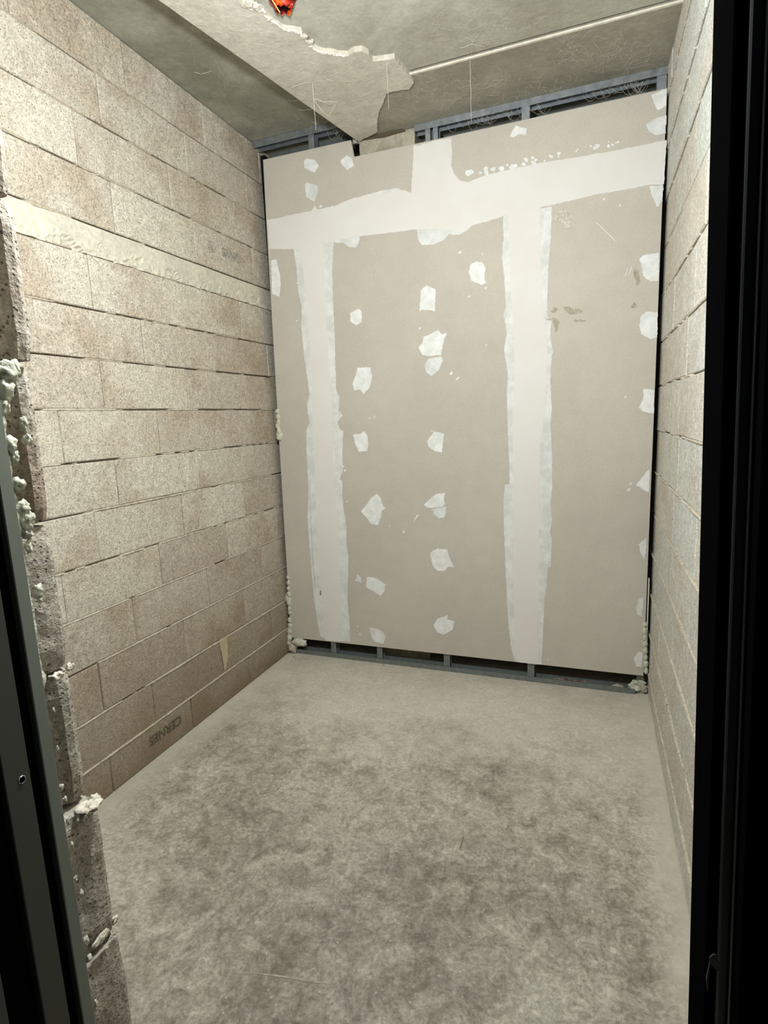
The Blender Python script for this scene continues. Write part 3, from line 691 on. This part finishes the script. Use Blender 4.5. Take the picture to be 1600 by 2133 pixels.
# rubble lying in the floor track and by the corners
def pebble(px, py, s, mat, lab, grp, zz=None, name='rubble_piece'):
    p = at(px, py, 'z', 0.0); zc = s * .45
    if zz is not None: p = at(px, py, 'y', YS + .012); zc = .004 + s * .4
    o = link(name, lump((0, 0, 0), (s, s * .8, s * .5), int(px * 3 + py), 1, .5), mat); o.location = (p.x, p.y, zc)
    return tag(o, lab, 'rubble', grp)
for k_ in range(9):
    pebble(652 + k_ * 5 + random.uniform(-2, 2), 1352 + k_, random.uniform(.005, .010), random.choice([M_STUB, M_FOAM]), 'small mortar crumb lying in the floor track by the left corner', 'mortar crumbs in the left end of the track', 1)
for k_ in range(10):
    pebble(random.uniform(585, 632), random.uniform(1358, 1378), random.uniform(.003, .006), M_STUB, 'tiny mortar crumb on the floor in the back left corner', 'mortar crumbs in the back left corner')
m = M('rusty_chip', .8); g = m.noise(60, 3); M_RUST = m.done(m.ramp(g, (.4, srgb(86,52,44)), (.6, srgb(176,150,140))))
for k_ in range(9):
    x = 1158 + k_ * 7.5; p = at(x, 1404 + k_ * 1.6, 'y', YS + .014); bm = bmesh.new(); a = random.uniform(0, 3.1); L = random.uniform(.008, .016)
    d = Vector((math.cos(a), .3 * math.sin(a), .35 * random.random())) * L
    tube(bm, [-d, Vector((0, 0, .002)), d], .004, .002, 4); o = link('reddish_chip', fix(bm), M_RUST); o.location = (p.x, p.y, random.uniform(.024, .032))
    tag(o, 'reddish-brown chip in the floor track near the right corner', 'debris', 'reddish chips in the right part of the track')
o = link('broken_chunk', lump((0, 0, 0), (.034, .018, .016), 77, 1, .5), M_STUB); p = at(1286, 1418, 'y', YS + .02); o.location = (p.x, p.y, .022)
tag(o, 'flat grey broken chunk in the track beside the corner lump', 'rubble')
for px, py, s in ((800, 1386, .007), (1098, 1425, .006), (1375, 1530, .008)):
    pebble(px, py, s, M_STUB, {800: 'small pale crumb on floor before the second stud from the left', 1098: 'small crumb on floor before the rightmost lower stud', 1375: 'pale crumb at the foot of the right wall'}[px], None)

# ------------------------------------------------------------------ torn orange conduit in the ceiling
cd = empty('torn_conduit', at(588, -6, 'z', ZP)); tag(cd, 'torn orange-red plastic conduit end hanging from the ceiling with a pale wire', 'conduit')
m = M('orange_plastic', .3); g = m.noise(45, 2, .5); M_OR = m.done(m.ramp(g, (.40, srgb(60,6,8)), (.54, srgb(190,40,10)), (.66, srgb(250,104,24))))
m.b.inputs['Specular IOR Level'].default_value = .5
m = M('dark_red_plastic', .3); M_OR2 = m.done(srgb(48, 12, 22))
m = M('wire_sheath', .5); M_WIRE = m.done(srgb(214, 168, 96))
def cone(name, r0, r1, h, mat, seed, a0=0, a1=2 * math.pi, th=.0015):
    bm = bmesh.new(); n, mz = 22, 6; g = []
    for s_ in (0, 1):
        gg = []
        for j in range(mz + 1):
            row = []
            for i in range(n + 1):
                a = a0 + (a1 - a0) * i / n; t = j / mz; r = r0 + (r1 - r0) * t - s_ * th
                r *= 1 + .22 * noise.noise(Vector((math.cos(a) * 1.6, math.sin(a) * 1.6, t * 2 + seed)))
                z = -h * t * (1 + .45 * noise.noise(Vector((math.cos(a) * 2.5, math.sin(a) * 2.5, seed))))
                row.append(bm.verts.new((r * math.cos(a), r * math.sin(a), z)))
            gg.append(row)
        for j in range(mz):
            for i in range(n): bm.faces.new((gg[j][i], gg[j][i + 1], gg[j + 1][i + 1], gg[j + 1][i]))
        g.append(gg)
    for i in range(n): bm.faces.new((g[0][mz][i], g[0][mz][i + 1], g[1][mz][i + 1], g[1][mz][i]))
    return link(name, fix(bm), mat, cd, True)
cone('conduit_sleeve', .05, .026, .040, M_OR, 2.0)
cone('inner_sleeve', .034, .02, .034, M_OR2, 5.0)
link('bent_tab', lump((.030, .004, -.026), (.014, .007, .012), 5, 2, .6), M_OR, cd, True)
bm = bmesh.new(); q = at(583, 26, 'y', cd.location.y - .03) - cd.location; tube(bm, [Vector((-.012, -.03, 0)), Vector((-.016, -.045, -.03)), q], .0022, n=6); link('wire', bm, M_WIRE, cd, True)

# ------------------------------------------------------------------ cobwebs
def web(lab, strands, r=.0006, name='cobweb', extra=None, kind=None, grp=None):
    bm = bmesh.new()
    for s_ in strands:
        if len(s_) < 2: continue
        Q = []
        for a, b in zip(s_, s_[1:]):
            a = Vector(a); b = Vector(b)
            for k in range(5): Q.append(a.lerp(b, k / 5) + Vector([random.uniform(-.0012, .0012) for _ in range(3)]))
        Q.append(Vector(s_[-1])); tube(bm, Q, r, r * .7, 3)
    return tag(link(name, bm, M_WEB), lab, 'cobweb', grp, kind)
def hang(px, py, py2, zc):
    p = at(px, py, 'z', zc); q = at(px + 2, py2, 'y', p.y); return [p, Vector((p.x + .002, p.y, (p.z + q.z) / 2)), Vector((p.x + .003, p.y, q.z))]
def onz(pts, z): return [at(x, y, 'z', z + random.uniform(-.004, .0)) for x, y in pts]
web('long cobweb thread hanging from the smear left of the plasterboard notch', [hang(651, 172, 272, ZM), onz([(663,146),(651,165),(646,175)], ZM - .004), onz([(608,182),(630,174),(648,170)], ZM - .004),
    [at(653,205,'y',2.45), at(668,228,'y',2.47), at(685,243,'y',2.47), at(700,214,'y',2.47)], [at(653,205,'y',2.45), at(675,212,'y',2.47), at(700,212,'y',2.47)], onz([(663,150),(680,165),(698,170)], ZM - .004)], .0011)
web('faint cobweb thread hanging below the pointed end of the smear', [hang(805, 130, 228, ZM)], .0006)
web('thin cobweb thread hanging from the seam in the middle of the ceiling', [hang(979, 126, 255, ZR), onz([(970,78),(985,86),(998,72)], ZP - .004), onz([(985,86),(982,126)], ZP - .004), onz([(960,100),(984,92),(1010,98)], ZP - .004)], .0008)
web('cobweb wisp on the dark soffit above the left ceiling track', [onz([(396,86),(402,112),(408,150)], ZS - .004), onz([(448,128),(458,140),(466,160),(462,150),(452,138)], ZS - .004), onz([(405,150),(420,155),(440,148)], ZS - .004), onz([(456,130),(466,150),(468,185)], ZS - .006)], .0010)
def tangle(cx, cy, sx, sy, n, z, seed):
    out = []; rr = random.Random(seed)
    for _ in range(n):
        x, y = cx + rr.uniform(-sx, sx), cy + rr.uniform(-sy, sy); a = rr.uniform(0, 6.3); pts = []
        for k in range(rr.randint(5, 12)):
            pts.append(at(x, y, 'z', z - rr.uniform(.002, .01))); a += rr.uniform(-.8, .8); x += 5 * math.cos(a); y += 3.5 * math.sin(a)
        out.append(pts)
    return out
web('dense tangle of fine cobweb over the rear ceiling strip above the studs', tangle(1020, 190, 180, 30, 90, ZR, 3) + tangle(1250, 110, 110, 30, 60, ZR, 4), .00035, kind='stuff')
web('loose cobweb strands across the main slab in front of the seam', tangle(1000, 60, 120, 40, 26, ZP, 5), .0003, kind='stuff')
web('wispy cobweb on the cement smear near the notch', tangle(690, 200, 70, 50, 40, ZM, 6), .00035, kind='stuff')
def fringe(x0, y0, x1, y1, n, seed):
    out = []; rr = random.Random(seed)
    for _ in range(n):
        t = rr.random(); x = x0 + (x1 - x0) * t; y = y0 + (y1 - y0) * t; yy = 2.91 - rr.uniform(0, .01); pts = []
        w = rr.uniform(8, 40); d = rr.uniform(4, 26)
        for k in range(9): u = k / 8; pts.append(at(x + w * u, y - .22 * w * u + d * 4 * u * (1 - u) + rr.uniform(-2, 2), 'y', yy))
        out.append(pts)
    return out
web('sagging cobwebs across the open slot between board top and ceiling track', fringe(920, 262, 1340, 168, 46, 8) + fringe(680, 270, 720, 262, 8, 9), .0004, kind='stuff')
